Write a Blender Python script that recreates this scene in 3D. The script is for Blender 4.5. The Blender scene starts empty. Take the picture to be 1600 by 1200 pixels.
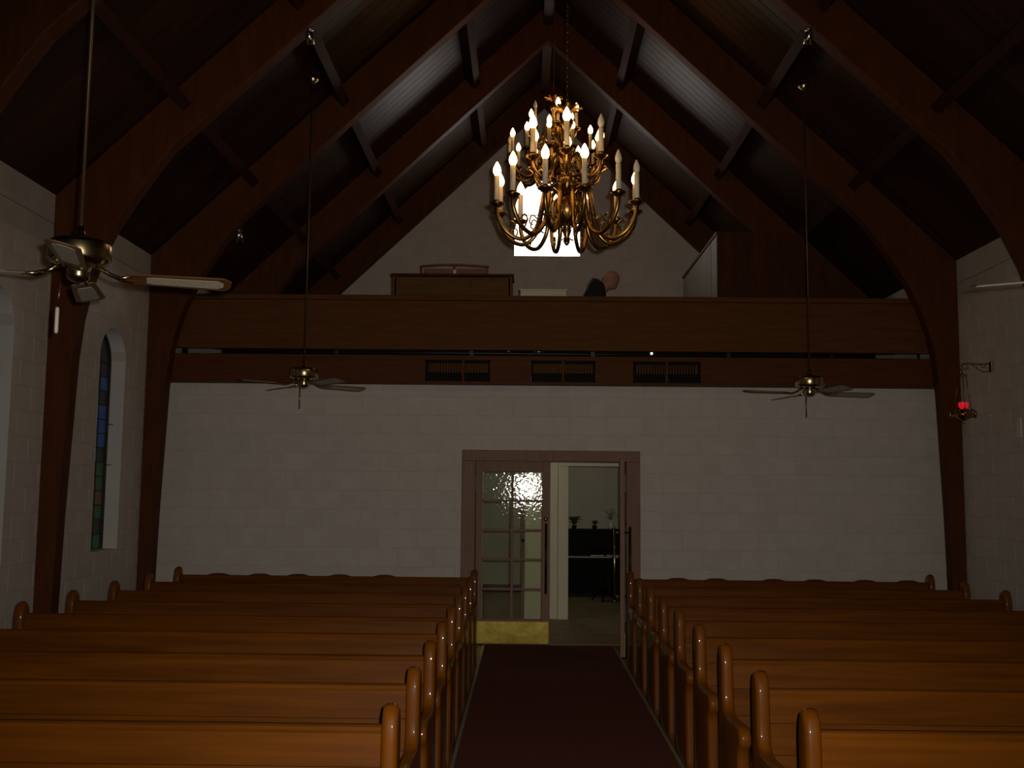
import bpy, bmesh, math, random
from mathutils import Vector, Matrix
random.seed(7)
PI = math.pi
sc = bpy.context.scene
COL = sc.collection

# ------------------------------------------------------------------ camera
cam_d = bpy.data.cameras.new('camera'); cam = bpy.data.objects.new('camera', cam_d); COL.objects.link(cam)
cam_d.sensor_width = 36.0; cam_d.lens = 36.0 * 1620 / 1600; cam_d.clip_start = 0.02
pitch, yaw, roll = math.radians(5.8), math.radians(-0.74), math.radians(0.55)
fw = Vector((math.sin(yaw) * math.cos(pitch), math.cos(yaw) * math.cos(pitch), math.sin(pitch)))
rt = Vector((math.cos(yaw), -math.sin(yaw), 0)); up = rt.cross(fw)
r2 = rt * math.cos(roll) + up * math.sin(roll); u2 = -rt * math.sin(roll) + up * math.cos(roll)
cam.matrix_world = Matrix(((r2.x, u2.x, -fw.x, -0.27), (r2.y, u2.y, -fw.y, 0.0), (r2.z, u2.z, -fw.z, 1.65), (0, 0, 0, 1)))
sc.camera = cam

# ------------------------------------------------------------------ world, lights, exposure
world = bpy.data.worlds.new('world'); sc.world = world; world.use_nodes = True
wb = world.node_tree.nodes['Background']; wb.inputs[0].default_value = (0.75, 0.82, 1.0, 1); wb.inputs[1].default_value = 0.6
fl = bpy.data.lights.new('camera_flash', 'SPOT'); fl.energy = 515; fl.color = (1.0, 0.92, 0.80)
fl.spot_size = math.radians(87); fl.spot_blend = 1.0; fl.shadow_soft_size = 0.02
flo = bpy.data.objects.new('camera_flash', fl); COL.objects.link(flo)
flo.matrix_world = cam.matrix_world @ Matrix.Translation((0.06, 0.05, 0)) @ Matrix.Rotation(math.radians(-4), 4, 'X')
sc.view_settings.view_transform = 'Standard'; sc.view_settings.look = 'None'
sc.view_settings.gamma = 1.0; sc.view_settings.use_curve_mapping = False
sc.view_settings.exposure = 0.0
try: sc.cycles.use_denoising = True
except Exception: pass

# ------------------------------------------------------------------ materials
def base_mat(name):
    m = bpy.data.materials.new(name); m.use_nodes = True
    nt = m.node_tree; return m, nt, nt.nodes['Principled BSDF']
def P(b, **k):
    for n, v in k.items():
        n = n.replace('_', ' ')
        b.inputs[n].default_value = (*v, 1) if isinstance(v, tuple) and len(v) == 3 else v
def mottled(name, c1, c2, scale=4.0, rough=0.7, bump=0.0, stretch=(1, 1, 1), metallic=0.0, coat=0.0, detail=4.0, spec=0.5, coatr=0.1, jitter=0.0):
    m, nt, b = base_mat(name)
    tc = nt.nodes.new('ShaderNodeTexCoord'); mp = nt.nodes.new('ShaderNodeMapping')
    mp.inputs['Scale'].default_value = stretch
    oi = nt.nodes.new('ShaderNodeObjectInfo')
    ad = nt.nodes.new('ShaderNodeVectorMath'); ad.operation = 'MULTIPLY_ADD'
    ad.inputs[1].default_value = (1, 1, 1)
    nt.links.new(tc.outputs['Object'], ad.inputs[0]); 
    sc_ = nt.nodes.new('ShaderNodeMath'); sc_.operation = 'MULTIPLY'; sc_.inputs[1].default_value = 37.0
    nt.links.new(oi.outputs['Random'], sc_.inputs[0]); nt.links.new(sc_.outputs[0], ad.inputs[2])
    nt.links.new(ad.outputs[0], mp.inputs['Vector'])
    nz = nt.nodes.new('ShaderNodeTexNoise'); nz.inputs['Scale'].default_value = scale; nz.inputs['Detail'].default_value = detail
    nt.links.new(mp.outputs[0], nz.inputs['Vector'])
    cr = nt.nodes.new('ShaderNodeValToRGB'); cr.color_ramp.elements[0].position = 0.3; cr.color_ramp.elements[1].position = 0.7
    cr.color_ramp.elements[0].color = (*c1, 1); cr.color_ramp.elements[1].color = (*c2, 1)
    nt.links.new(nz.outputs['Fac'], cr.inputs[0])
    out = cr.outputs[0]
    if jitter:
        hs = nt.nodes.new('ShaderNodeHueSaturation')
        mr = nt.nodes.new('ShaderNodeMapRange'); mr.inputs['To Min'].default_value = 1 - jitter; mr.inputs['To Max'].default_value = 1 + jitter
        nt.links.new(oi.outputs['Random'], mr.inputs['Value']); nt.links.new(mr.outputs[0], hs.inputs['Value'])
        nt.links.new(out, hs.inputs['Color']); out = hs.outputs[0]
    nt.links.new(out, b.inputs['Base Color'])
    P(b, Roughness=rough, Metallic=metallic)
    b.inputs['Specular IOR Level'].default_value = spec
    b.inputs['Coat Weight'].default_value = coat; b.inputs['Coat Roughness'].default_value = coatr
    if bump:
        bp = nt.nodes.new('ShaderNodeBump'); bp.inputs['Strength'].default_value = bump; bp.inputs['Distance'].default_value = 0.01
        nt.links.new(nz.outputs['Fac'], bp.inputs['Height']); nt.links.new(bp.outputs[0], b.inputs['Normal'])
    return m
def emit(name, col, strength, base=(0.8, 0.8, 0.8)):
    m, nt, b = base_mat(name); P(b, Base_Color=base, Roughness=0.4)
    b.inputs['Emission Color'].default_value = (*col, 1); b.inputs['Emission Strength'].default_value = strength
    return m
M = {}
M['block'] = mottled('painted_block', (0.60, 0.545, 0.50), (0.66, 0.61, 0.565), 5, 0.75, 0.08, jitter=0.015)
M['mortar'] = mottled('painted_mortar', (0.53, 0.48, 0.445), (0.58, 0.53, 0.49), 6, 0.85)
M['reveal'] = mottled('painted_reveal', (0.62, 0.6, 0.57), (0.68, 0.66, 0.63), 3, 0.7)
M['frieze'] = mottled('frieze_paint', (0.5, 0.47, 0.44), (0.58, 0.55, 0.52), 3, 0.6)
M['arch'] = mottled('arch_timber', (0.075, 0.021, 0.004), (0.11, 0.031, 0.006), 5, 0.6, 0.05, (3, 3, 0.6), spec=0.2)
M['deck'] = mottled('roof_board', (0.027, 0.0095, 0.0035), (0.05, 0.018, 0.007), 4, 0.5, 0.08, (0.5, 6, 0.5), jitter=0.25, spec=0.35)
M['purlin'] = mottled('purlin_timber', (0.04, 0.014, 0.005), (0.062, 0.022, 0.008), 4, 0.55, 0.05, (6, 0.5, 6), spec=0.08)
M['fascia'] = mottled('balcony_wood', (0.105, 0.036, 0.006), (0.145, 0.052, 0.009), 4, 0.6, 0.03, (0.7, 4, 7), spec=0.15)
M['beam'] = mottled('beam_wood', (0.09, 0.027, 0.005), (0.125, 0.039, 0.007), 4, 0.6, 0.03, (0.7, 4, 7), spec=0.15)
M['pew'] = mottled('pew_oak', (0.095, 0.026, 0.0006), (0.158, 0.046, 0.001), 3.0, 0.5, 0.03, (0.55, 8, 9), coat=0.06, coatr=0.12, spec=0.08, detail=6, jitter=0.12)
M['pewend'] = mottled('pew_end_oak', (0.13, 0.037, 0.001), (0.175, 0.052, 0.0015), 3.0, 0.45, 0.02, (9, 8, 0.7), coat=0.5, coatr=0.05, spec=0.15, detail=6, jitter=0.08)
M['doorwood'] = mottled('door_wood', (0.26, 0.150, 0.105), (0.31, 0.185, 0.13), 4, 0.55, 0.03, (7, 7, 0.6), spec=0.2)
M['carpet'] = mottled('red_carpet', (0.11, 0.016, 0.004), (0.15, 0.024, 0.006), 60, 0.95, 0.3)
M['edge'] = mottled('edge_strip', (0.24, 0.2, 0.13), (0.32, 0.27, 0.18), 8, 0.5)
M['floor'] = mottled('floor_tile', (0.10, 0.07, 0.045), (0.14, 0.10, 0.065), 5, 0.5)
M['vfloor'] = mottled('vestibule_floor', (0.27, 0.2, 0.11), (0.36, 0.27, 0.16), 6, 0.6)
M['brass'] = mottled('antique_brass', (0.30, 0.175, 0.045), (0.42, 0.26, 0.08), 12, 0.3, 0.05, metallic=1.0)
M['fanbrass'] = mottled('fan_brass', (0.50, 0.40, 0.20), (0.56, 0.45, 0.24), 6, 0.24, 0.0, metallic=1.0)
M['rod'] = mottled('rod_bronze', (0.10, 0.06, 0.03), (0.14, 0.085, 0.04), 6, 0.45, metallic=0.6)
M['kick'] = mottled('kick_plate_brass', (0.26, 0.185, 0.035), (0.38, 0.28, 0.065), 9, 0.30, 0.12, metallic=1.0)
M['dark'] = mottled('dark_metal', (0.012, 0.010, 0.008), (0.02, 0.017, 0.014), 9, 0.4, metallic=0.3)
M['blade'] = mottled('fan_blade_wood', (0.13, 0.055, 0.018), (0.19, 0.085, 0.03), 4, 0.4, 0.02, (0.7, 8, 8), coat=0.2)
M['cane'] = mottled('cane_inset', (0.46, 0.40, 0.30), (0.60, 0.53, 0.42), 60, 0.7)
M['white'] = mottled('ivory_paint', (0.7, 0.66, 0.58), (0.76, 0.72, 0.65), 5, 0.5)
M['cream'] = mottled('cream_trim', (0.74, 0.68, 0.50), (0.80, 0.74, 0.57), 4, 0.5)
M['candle'] = mottled('candle_sleeve', (0.66, 0.56, 0.38), (0.74, 0.64, 0.45), 9, 0.5)
M['bulb'] = emit('lit_bulb', (1.0, 0.54, 0.20), 17.0)
M['bulb_off'] = mottled('frosted_bulb', (0.7, 0.62, 0.5), (0.78, 0.7, 0.58), 9, 0.3)
M['daylight'] = emit('daylit_pane', (1.0, 0.93, 0.86), 4.2)
M['lead'] = mottled('lead_came', (0.03, 0.03, 0.032), (0.05, 0.05, 0.052), 9, 0.5, metallic=0.6)
M['closetwood'] = mottled('closet_wood', (0.06, 0.018, 0.006), (0.085, 0.027, 0.009), 4, 0.6, 0.03, (6, 6, 0.6), spec=0.15)
M['closetside'] = mottled('grey_panel', (0.22, 0.19, 0.14), (0.27, 0.235, 0.18), 3, 0.6)
M['organ'] = mottled('organ_wood', (0.12, 0.055, 0.018), (0.165, 0.078, 0.026), 4, 0.6, 0.03, (0.7, 6, 6), spec=0.15)
M['redwood'] = mottled('reddish_wood', (0.19, 0.082, 0.05), (0.25, 0.11, 0.065), 4, 0.5, 0.03, (0.7, 6, 6))
M['black'] = mottled('black_lacquer', (0.006, 0.005, 0.005), (0.010, 0.009, 0.008), 5, 0.6, spec=0.1)
M['skin'] = mottled('skin', (0.42, 0.20, 0.14), (0.50, 0.25, 0.18), 9, 0.5)
M['jacket'] = mottled('dark_jacket', (0.012, 0.014, 0.016), (0.02, 0.022, 0.026), 30, 0.9)
M['trouser'] = mottled('grey_trousers', (0.03, 0.03, 0.035), (0.045, 0.045, 0.05), 30, 0.9)
M['paper'] = mottled('paper', (0.7, 0.7, 0.7), (0.8, 0.8, 0.8), 5, 0.8)
M['petal'] = mottled('white_petal', (0.75, 0.75, 0.78), (0.85, 0.85, 0.88), 20, 0.6)
M['leaf'] = mottled('leaf', (0.03, 0.07, 0.025), (0.05, 0.11, 0.04), 9, 0.6)
M['grey'] = mottled('grey_plaster', (0.52, 0.50, 0.40), (0.58, 0.56, 0.46), 3, 0.8)
M['slotgrey'] = mottled('slot_grey', (0.15, 0.15, 0.14), (0.2, 0.2, 0.19), 5, 0.7)
M['chrome'] = mottled('chrome', (0.6, 0.6, 0.6), (0.7, 0.7, 0.7), 6, 0.2, metallic=1.0)
M['redglass'] = emit('red_glass', (1.0, 0.015, 0.03), 0.42, (0.5, 0.01, 0.01))
M['flame'] = emit('flame', (1.0, 0.55, 0.3), 8.0)
def glass(name, col=(0.9, 0.93, 0.92), rough=0.03):
    m, nt, b = base_mat(name); P(b, Base_Color=col, Roughness=rough)
    tr = nt.nodes.new('ShaderNodeBsdfTransparent'); tr.inputs[0].default_value = (*col, 1)
    gl = nt.nodes.new('ShaderNodeBsdfGlossy'); gl.inputs['Roughness'].default_value = rough; gl.inputs[0].default_value = (1, 1, 1, 1)
    fr = nt.nodes.new('ShaderNodeFresnel'); fr.inputs['IOR'].default_value = 1.36
    tc = nt.nodes.new('ShaderNodeTexCoord'); nz = nt.nodes.new('ShaderNodeTexNoise'); nz.inputs['Scale'].default_value = 34; nz.inputs['Detail'].default_value = 2
    bp = nt.nodes.new('ShaderNodeBump'); bp.inputs['Strength'].default_value = 0.5; bp.inputs['Distance'].default_value = 0.0017
    nt.links.new(tc.outputs['Object'], nz.inputs['Vector']); nt.links.new(nz.outputs['Fac'], bp.inputs['Height'])
    nt.links.new(bp.outputs[0], gl.inputs['Normal'])
    mx = nt.nodes.new('ShaderNodeMixShader'); nt.links.new(fr.outputs[0], mx.inputs[0]); nt.links.new(tr.outputs[0], mx.inputs[1]); nt.links.new(gl.outputs[0], mx.inputs[2])
    nt.links.new(mx.outputs[0], nt.nodes['Material Output'].inputs[0])
    return m
M['glass'] = glass('rippled_door_glass', (0.93, 0.96, 0.91), 0.035)
STAIN = [emit('stained_glass_' + n, c, s * 0.11, tuple(x * 0.25 for x in c)) for n, c, s in
         (('blue', (0.08, 0.20, 0.6), .30), ('sky', (0.2, 0.45, 0.8), .30), ('green', (0.08, 0.32, 0.10), .18), ('amber', (0.5, 0.26, 0.06), .14), ('ruby', (0.4, 0.03, 0.03), .12), ('smoke', (0.12, 0.12, 0.14), .10))]

# ------------------------------------------------------------------ mesh helpers
class MB:
    def __init__(self): self.v = []; self.f = []; self.sm = []
    def add(self, vs, fs, smooth=False):
        n = len(self.v); self.v += [tuple(p) for p in vs]
        for q in fs: self.f.append([i + n for i in q]); self.sm.append(smooth)
        return self
    def box(self, x0, x1, y0, y1, z0, z1, M4=None):
        vs = [Vector((x, y, z)) for z in (z0, z1) for y in (y0, y1) for x in (x0, x1)]
        if M4 is not None: vs = [M4 @ p for p in vs]
        return self.add(vs, [(0, 2, 3, 1), (4, 5, 7, 6), (0, 1, 5, 4), (2, 6, 7, 3), (0, 4, 6, 2), (1, 3, 7, 5)])
    def prism(self, poly, a0, a1, axis='x', ch=0.0, rnd=1):
        """extrude a 2D polygon along an axis; poly (p,q) maps to the two other axes in xyz order. ch: chamfer of the rim"""
        def mk(p, q, a): return {'x': (a, p, q), 'y': (p, a, q), 'z': (p, q, a)}[axis]
        n = len(poly)
        if ch:
            cx = []
            for i in range(n):
                p0 = Vector(poly[i - 1]); p1 = Vector(poly[i]); p2 = Vector(poly[(i + 1) % n])
                d1 = (p1 - p0).normalized(); d2 = (p2 - p1).normalized()
                n1 = Vector((-d1.y, d1.x)); n2 = Vector((-d2.y, d2.x)); nn = n1 + n2
                if nn.length < 1e-6: nn = n1
                nn.normalize(); k = 1 / max(0.5, nn.dot(n1)); cx.append(p1 + nn * ch * k)
            area = sum(poly[i - 1][0] * poly[i][1] - poly[i][0] * poly[i - 1][1] for i in range(n))
            if area < 0: cx = [Vector(poly[i]) * 2 - cx[i] for i in range(n)]
            s = 1 if a1 > a0 else -1
            steps = [(math.sin(PI / 2 * i / rnd), 1 - math.cos(PI / 2 * i / rnd)) for i in range(rnd + 1)]   # rounded rim
            mixp = lambda t: [Vector(poly[i]) * t + cx[i] * (1 - t) for i in range(n)]
            rings = [[mk(*c, a0 + s * ch * d) for c in mixp(t)] for t, d in steps] + [[mk(*c, a1 - s * ch * d) for c in mixp(t)] for t, d in reversed(steps)]
        else:
            rings = [[mk(*p, a0) for p in poly], [mk(*p, a1) for p in poly]]
        vs = [p for r in rings for p in r]; fs = []
        for k in range(len(rings) - 1):
            for i in range(n):
                j = (i + 1) % n; fs.append((k * n + i, k * n + j, (k + 1) * n + j, (k + 1) * n + i))
        fs.append(tuple(range(n - 1, -1, -1))); fs.append(tuple(range((len(rings) - 1) * n, len(rings) * n)))
        return self.add(vs, fs, rnd > 1)
    def tube(self, pts, r, seg=8, cap=True):
        pts = [Vector(p) for p in pts]; rad = r if isinstance(r, (list, tuple)) else [r] * len(pts)
        vs = []; prev = None
        for i, p in enumerate(pts):
            t = (pts[min(i + 1, len(pts) - 1)] - pts[max(i - 1, 0)]).normalized()
            if prev is None:
                a = Vector((0, 0, 1)) if abs(t.z) < 0.9 else Vector((1, 0, 0)); n = t.cross(a).normalized()
            else: n = (prev - t * prev.dot(t)).normalized()
            prev = n; b = t.cross(n)
            vs += [p + (n * math.cos(2 * PI * k / seg) + b * math.sin(2 * PI * k / seg)) * rad[i] for k in range(seg)]
        fs = [(i * seg + k, i * seg + (k + 1) % seg, (i + 1) * seg + (k + 1) % seg, (i + 1) * seg + k) for i in range(len(pts) - 1) for k in range(seg)]
        self.add(vs, fs, True)
        if cap:
            n = len(self.v) - len(vs); e = n + (len(pts) - 1) * seg
            self.f.append([n + k for k in range(seg - 1, -1, -1)]); self.sm.append(False)
            self.f.append([e + k for k in range(seg)]); self.sm.append(False)
        return self
    def lathe(self, prof, seg=16, c=(0, 0, 0)):
        vs = []; n = len(prof)
        for r, z in prof:
            for k in range(seg):
                a = 2 * PI * k / seg; vs.append((c[0] + max(r, 1e-4) * math.cos(a), c[1] + max(r, 1e-4) * math.sin(a), c[2] + z))
        fs = [(i * seg + k, i * seg + (k + 1) % seg, (i + 1) * seg + (k + 1) % seg, (i + 1) * seg + k) for i in range(n - 1) for k in range(seg)]
        fs.append(tuple(range(seg - 1, -1, -1))); fs.append(tuple(range((n - 1) * seg, n * seg)))
        return self.add(vs, fs, True)
    def mesh(self, name):
        me = bpy.data.meshes.new(name); me.from_pydata(self.v, [], self.f)
        me.polygons.foreach_set('use_smooth', self.sm); me.validate()
        bm = bmesh.new(); bm.from_mesh(me); bmesh.ops.recalc_face_normals(bm, faces=bm.faces); bm.to_mesh(me); bm.free()
        return me
    def build(self, name, mat, parent=None):
        return link(name, self.mesh(name), mat, parent)
def link(name, me, mat=None, parent=None, loc=None, rot=None):
    if mat is not None and not me.materials: me.materials.append(mat if not isinstance(mat, str) else M[mat])
    o = bpy.data.objects.new(name, me); COL.objects.link(o)
    if parent is not None: o.parent = parent
    if loc is not None: o.location = loc
    if rot is not None: o.rotation_euler = rot
    return o
def bev(o, w=0.006, seg=2):
    md = o.modifiers.new('bevel', 'BEVEL'); md.width = w; md.segments = seg; md.limit_method = 'ANGLE'; md.angle_limit = math.radians(35); return o
def tag(o, label=None, cat=None, group=None, kind=None):
    if label: o['label'] = label
    if cat: o['category'] = cat
    if group: o['group'] = group
    if kind: o['kind'] = kind
    return o
def thing(name, loc, label, cat, group=None, rz=0.0, kind=None):
    o = bpy.data.objects.new(name, None); COL.objects.link(o); o.location = loc; o.rotation_euler = (0, 0, rz); o.empty_display_size = 0.1
    return tag(o, label, cat, group, kind)
def kids(o): return [c for c in bpy.data.objects if c.parent == o]
def copy_tree(o, parent=None):
    c = o.copy(); COL.objects.link(c); c.parent = parent
    for ch in kids(o): copy_tree(ch, c)
    return c
def structure(name, label, mb=None, mat=None, cat=None):
    o = mb.build(name, mat) if mb else bpy.data.objects.new(name, None)
    if not mb: COL.objects.link(o)
    return tag(o, label, cat, kind='structure')

# ------------------------------------------------------------------ dimensions
WX = 4.28            # inner face of the side walls
BW = 11.20           # back wall face
GY = 16.0            # gable wall face above the balcony
SL = 0.95            # roof slope
ZA = 7.68            # underside of the arches at the ridge
ZD = ZA + 0.50       # roof deck at the ridge
ARCH_Y = [1.75, 4.05, 6.35, 8.65, 10.92, 13.5, 15.92]
def deck_z(x): return ZD - SL * abs(x)
CH, CL = 0.2032, 0.4064   # block course height and length

# ------------------------------------------------------------------ floor
fo = structure('floor', 'dark floor of the nave under the pews', MB().box(-WX - .2, WX + .2, -4, BW + .12, -0.12, 0), 'floor', 'floor')
vf = structure('floor_vestibule', 'tan floor of the vestibule beyond the doors', MB().box(-3.0, 3.0, BW + .12, 17.2, -0.12, 0.0), 'vfloor', 'floor')
# tan floor squares of the vestibule as separate tiles
me_t = MB().box(0.004, 0.451, 0.004, 0.451, 0, 0.006).mesh('tile')
for i in range(-3, 4):
    for j in range(12):
        link('tile', me_t, 'vfloor', vf, (i * 0.455, 11.34 + j * 0.455, 0.0))
cr = MB().box(-0.675, 0.675, 0.6, 11.14, 0.0, 0.012).build('aisle_carpet', 'carpet')
tag(cr, 'dark red carpet runner down the central aisle between the pews', 'carpet')
for s in (-1, 1):
    MB().box(s * 0.686 - 0.011, s * 0.686 + 0.011, 0.6, 11.14, 0.0, 0.016).build('edge_strip', 'edge', cr)

# ------------------------------------------------------------------ block walls
_bm = {}
def block_mesh(w, key=None):
    k = round(w, 3)
    if k not in _bm:
        g = 0.0025; gu = 0.0012
        _bm[k] = MB().prism([(gu, g), (w - gu, g), (w - gu, CH - g), (gu, CH - g)], 0.0, -0.03, 'y', 0.0015).mesh('block')
    return _bm[k]
def block_wall(parent, to_world, rz, u0, u1, z0, z1, hole=None, limit=None, name='block'):
    """blocks in running bond. local u along the wall, z up; to_world(u, z) -> location. hole(z0,z1) -> list of (ua, ub, hfun) openings"""
    n = int(round((z1 - z0) / CH + 0.499)); cnt = 0
    for r in range(n):
        za = z0 + r * CH
        if za >= z1 - 0.03: break
        la, lb = limit(za) if limit else (u0, u1)
        off = (r % 2) * CL / 2
        k = math.floor((la - off) / CL)
        cuts = []
        while k * CL + off < lb:
            cuts.append((max(la, k * CL + off), min(lb, k * CL + off + CL))); k += 1
        for (a, b) in cuts:
            if b - a < 0.04: continue
            pieces = [(a, b, None)]
            for (ha, hb, top) in (hole(za) if hole else []):
                new = []
                for (p, q, t) in pieces:
                    if q <= ha or p >= hb: new.append((p, q, t)); continue
                    if top is None:
                        if p < ha - 0.03: new.append((p, ha, t))
                        if q > hb + 0.03: new.append((hb, q, t))
                    else: new.append((p, q, top))
                pieces = new
            for (p, q, t) in pieces:
                if q - p < 0.03: continue
                if t is None:
                    link(name, block_mesh(q - p), 'block', parent, to_world(p, za), (0, 0, rz)); cnt += 1
                else:
                    # bottom follows the arched opening: sample, split where nothing is left
                    N = 24; g = 0.003; run = []
                    us = [p + g + (q - p - 2 * g) * i / N for i in range(N + 1)] 
                    runs = []
                    for u in us:
                        h = min(max(t(u), za + g), za + CH - g)
                        if h < za + CH - 0.012: run.append((u, h))
                        else:
                            if len(run) > 1: runs.append(run)
                            run = []
                    if len(run) > 1: runs.append(run)
                    for run in runs:
                        if run[-1][0] - run[0][0] < 0.02: continue
                        poly = [(u - p, h - za) for u, h in run] + [(run[-1][0] - p, CH - g), (run[0][0] - p, CH - g)]
                        MBo = MB().prism(poly, 0.0, -0.03, 'y'); me = MBo.mesh('block')
                        link(name, me, 'block', parent, to_world(p, za), (0, 0, rz)); cnt += 1
    return cnt
WT = 3.57            # top of the block walls
WIN = [(9.96, 0.32), (7.68, 0.32), (5.40, 0.32)]    # left wall windows: centre along the nave, half width
WZ0, WZS = 5 * CH, 2.86                             # sill and springing of the arches
def arch_top(c, r):
    return lambda u: (WZS + math.sqrt(max(0.0, r * r - (u - c) ** 2))) if abs(u - c) < r else -1
def left_hole(za):
    out = []
    for c, r in WIN:
        if WZ0 - 0.01 <= za and za + CH <= WZS + 0.001: out.append((c - r, c + r, None))
        elif za + CH > WZS and za < WZS + r: out.append((c - r, c + r, arch_top(c, r)))
    return out
def wall_core(side, holes):
    """mortar-coloured core of a side wall, with real openings"""
    s = side; x0, x1 = s * (WX + 0.004), s * (WX + 0.24)
    mb = MB(); lo, hi = -4.0, GY + 0.2
    cur = lo
    for c, r in sorted(holes):
        mb.box(min(x0, x1), max(x0, x1), cur, c - r, 0, WT)
        mb.box(min(x0, x1), max(x0, x1), c - r, c + r, 0, WZ0)
        N = 16; pts = [(c - r + 2 * r * i / N, WZS + math.sqrt(max(0, r * r - (-r + 2 * r * i / N) ** 2))) for i in range(N + 1)]
        mb.prism(pts + [(c + r, WT), (c - r, WT)], x0, x1, 'x')
        cur = c + r
    mb.box(min(x0, x1), max(x0, x1), cur, hi, 0, WT)
    return mb
wl = structure('wall_left', 'white painted block wall with stained glass windows', wall_core(-1, WIN), 'mortar', 'wall')
wr = structure('wall_right', 'white painted block wall on the sanctuary lamp side', wall_core(1, []), 'mortar', 'wall')
block_wall(wl, lambda u, z: (-WX - 0.03, u, z), PI / 2, 7.3, 11.16, 0, WT, left_hole)
# right wall: rotated the other way, u runs backwards
block_wall(wr, lambda u, z: (WX + 0.03, 18.5 - u, z), -PI / 2, 18.5 - 11.16, 18.5 - 7.3, 0, WT)
# the near stretch of both walls is out of view: blocks joined as one piece
for s, par in ((-1, wl), (1, wr)):
    mb = MB(); g = 0.005
    for r in range(17):
        za = r * CH; k = -10
        while k * CL + (r % 2) * CL / 2 < 7.3 - 0.02:
            a = max(-4, k * CL + (r % 2) * CL / 2); b = min(7.3, k * CL + (r % 2) * CL / 2 + CL); k += 1
            if b - a < 0.06: continue
            if s < 0 and any(b > c - q and a < c + q for c, q in WIN[2:]) and WZ0 - .01 <= za < WZS + 0.33: continue
            if s < 0 and any(b > c - q and a < c + q for c, q in WIN[1:2]) and WZ0 - .01 <= za < WZS + 0.33:
                b = min(b, WIN[1][0] - WIN[1][1])
                if b - a < 0.06: continue
            mb.box(min(s * WX, s * (WX + .03)), max(s * WX, s * (WX + .03)), a + g, b - g, za + g, min(za + CH, WT) - g)
    tag(mb.build('block_courses', 'block', par), kind='stuff')
# back wall below the balcony
DX0, DX1, DZ = -0.945, 0.970, 2.07      # outside of the door casing
VZ = 2.80
wbk = structure('wall_back', 'white painted block wall behind the pews below the balcony',
                MB().box(-WX - .2, DX0 + .06, BW + .003, BW + .16, 0, VZ).box(DX1 - .06, WX + .2, BW + .003, BW + .16, 0, VZ).box(DX0 + .06, DX1 - .06, BW + .003, BW + .16, DZ - .06, VZ), 'mortar', 'wall')
block_wall(wbk, lambda u, z: (u, BW + 0.03, z), 0, -WX, WX, 0, VZ,
           lambda za: [(DX0 + .03, DX1 - .03, None)] if za + CH < DZ + 0.01 else ([(DX0 + .03, DX1 - .03, lambda u: DZ - .03 if DX0 + .03 < u < DX1 - .03 else -1)] if za < DZ else []))
# gable wall above the balcony
GWC, GWR, GWB, GWS = 0.055, 0.545, 5.27, 6.0    # window centre, half width, sill, springing
gp = MB(); g0, g1 = GY + .003, GY + .16; N = 16
arc = [(GWC - GWR + 2 * GWR * i / N, GWS + math.sqrt(max(0, GWR ** 2 - (-GWR + 2 * GWR * i / N) ** 2))) for i in range(N + 1)]
gp.prism([(-WX, 2.9), (GWC - GWR, 2.9), (GWC - GWR, GWS), (GWC - GWR, deck_z(GWC - GWR)), (-WX, deck_z(WX))], g0, g1, 'y')
gp.prism([(GWC + GWR, 2.9), (WX, 2.9), (WX, deck_z(WX)), (GWC + GWR, deck_z(GWC + GWR))], g0, g1, 'y')
gp.box(GWC - GWR, GWC + GWR, g0, g1, 2.9, GWB)
gp.prism(arc + [(GWC + GWR, deck_z(GWC + GWR)), (0, ZD), (GWC - GWR, deck_z(GWC - GWR))], g0, g1, 'y')
wg = structure('wall_gable', 'white painted block gable wall above the balcony', gp, 'mortar', 'wall')
def gable_hole(za):
    if za + CH <= GWB + 0.05 or za > GWS + GWR: return []
    if za + CH <= GWS: return [(GWC - GWR, GWC + GWR, None)]
    f = lambda u: (GWS + math.sqrt(max(0, GWR ** 2 - (u - GWC) ** 2))) if abs(u - GWC) < GWR else -1
    return [(GWC - GWR, GWC + GWR, f)]
GZ0 = GWB - 8 * CH
block_wall(wg, lambda u, z: (u, GY + 0.03, z), 0, -WX, WX, GZ0, 7.5, gable_hole,
           limit=lambda za: (-min(WX, (ZD - .1 - za - CH) / SL), min(WX, (ZD - .1 - za - CH) / SL)))
# front wall behind the photographer
structure('wall_front', 'plain white wall behind the photographer', MB().prism([(-WX, 0), (WX, 0), (WX, deck_z(WX)), (0, ZD), (-WX, deck_z(WX))], -4.0, -3.85, 'y'), 'block', 'wall')

# frieze boards between wall top and roof
for s, nm in ((-1, 'left'), (1, 'right')):
    fr = structure('trim_frieze_' + nm, 'pale board frieze between the block wall and the roof, ' + nm + ' side', MB().box(min(s * (WX + .03), s * (WX + .2)), max(s * (WX + .03), s * (WX + .2)), -4, GY + .2, WT, deck_z(WX + .2) + 0.05), 'frieze', 'frieze')
    for i in range(len(ARCH_Y) - 1):
        for z0, z1 in ((WT + .006, WT + .28), (WT + .288, deck_z(WX) - .01)):
            x = s * WX
            MB().box(min(x, x + s * .03), max(x, x + s * .03), ARCH_Y[i] + .08, ARCH_Y[i + 1] - .08, z0, z1).build('frieze_board', 'frieze', fr)

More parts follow.
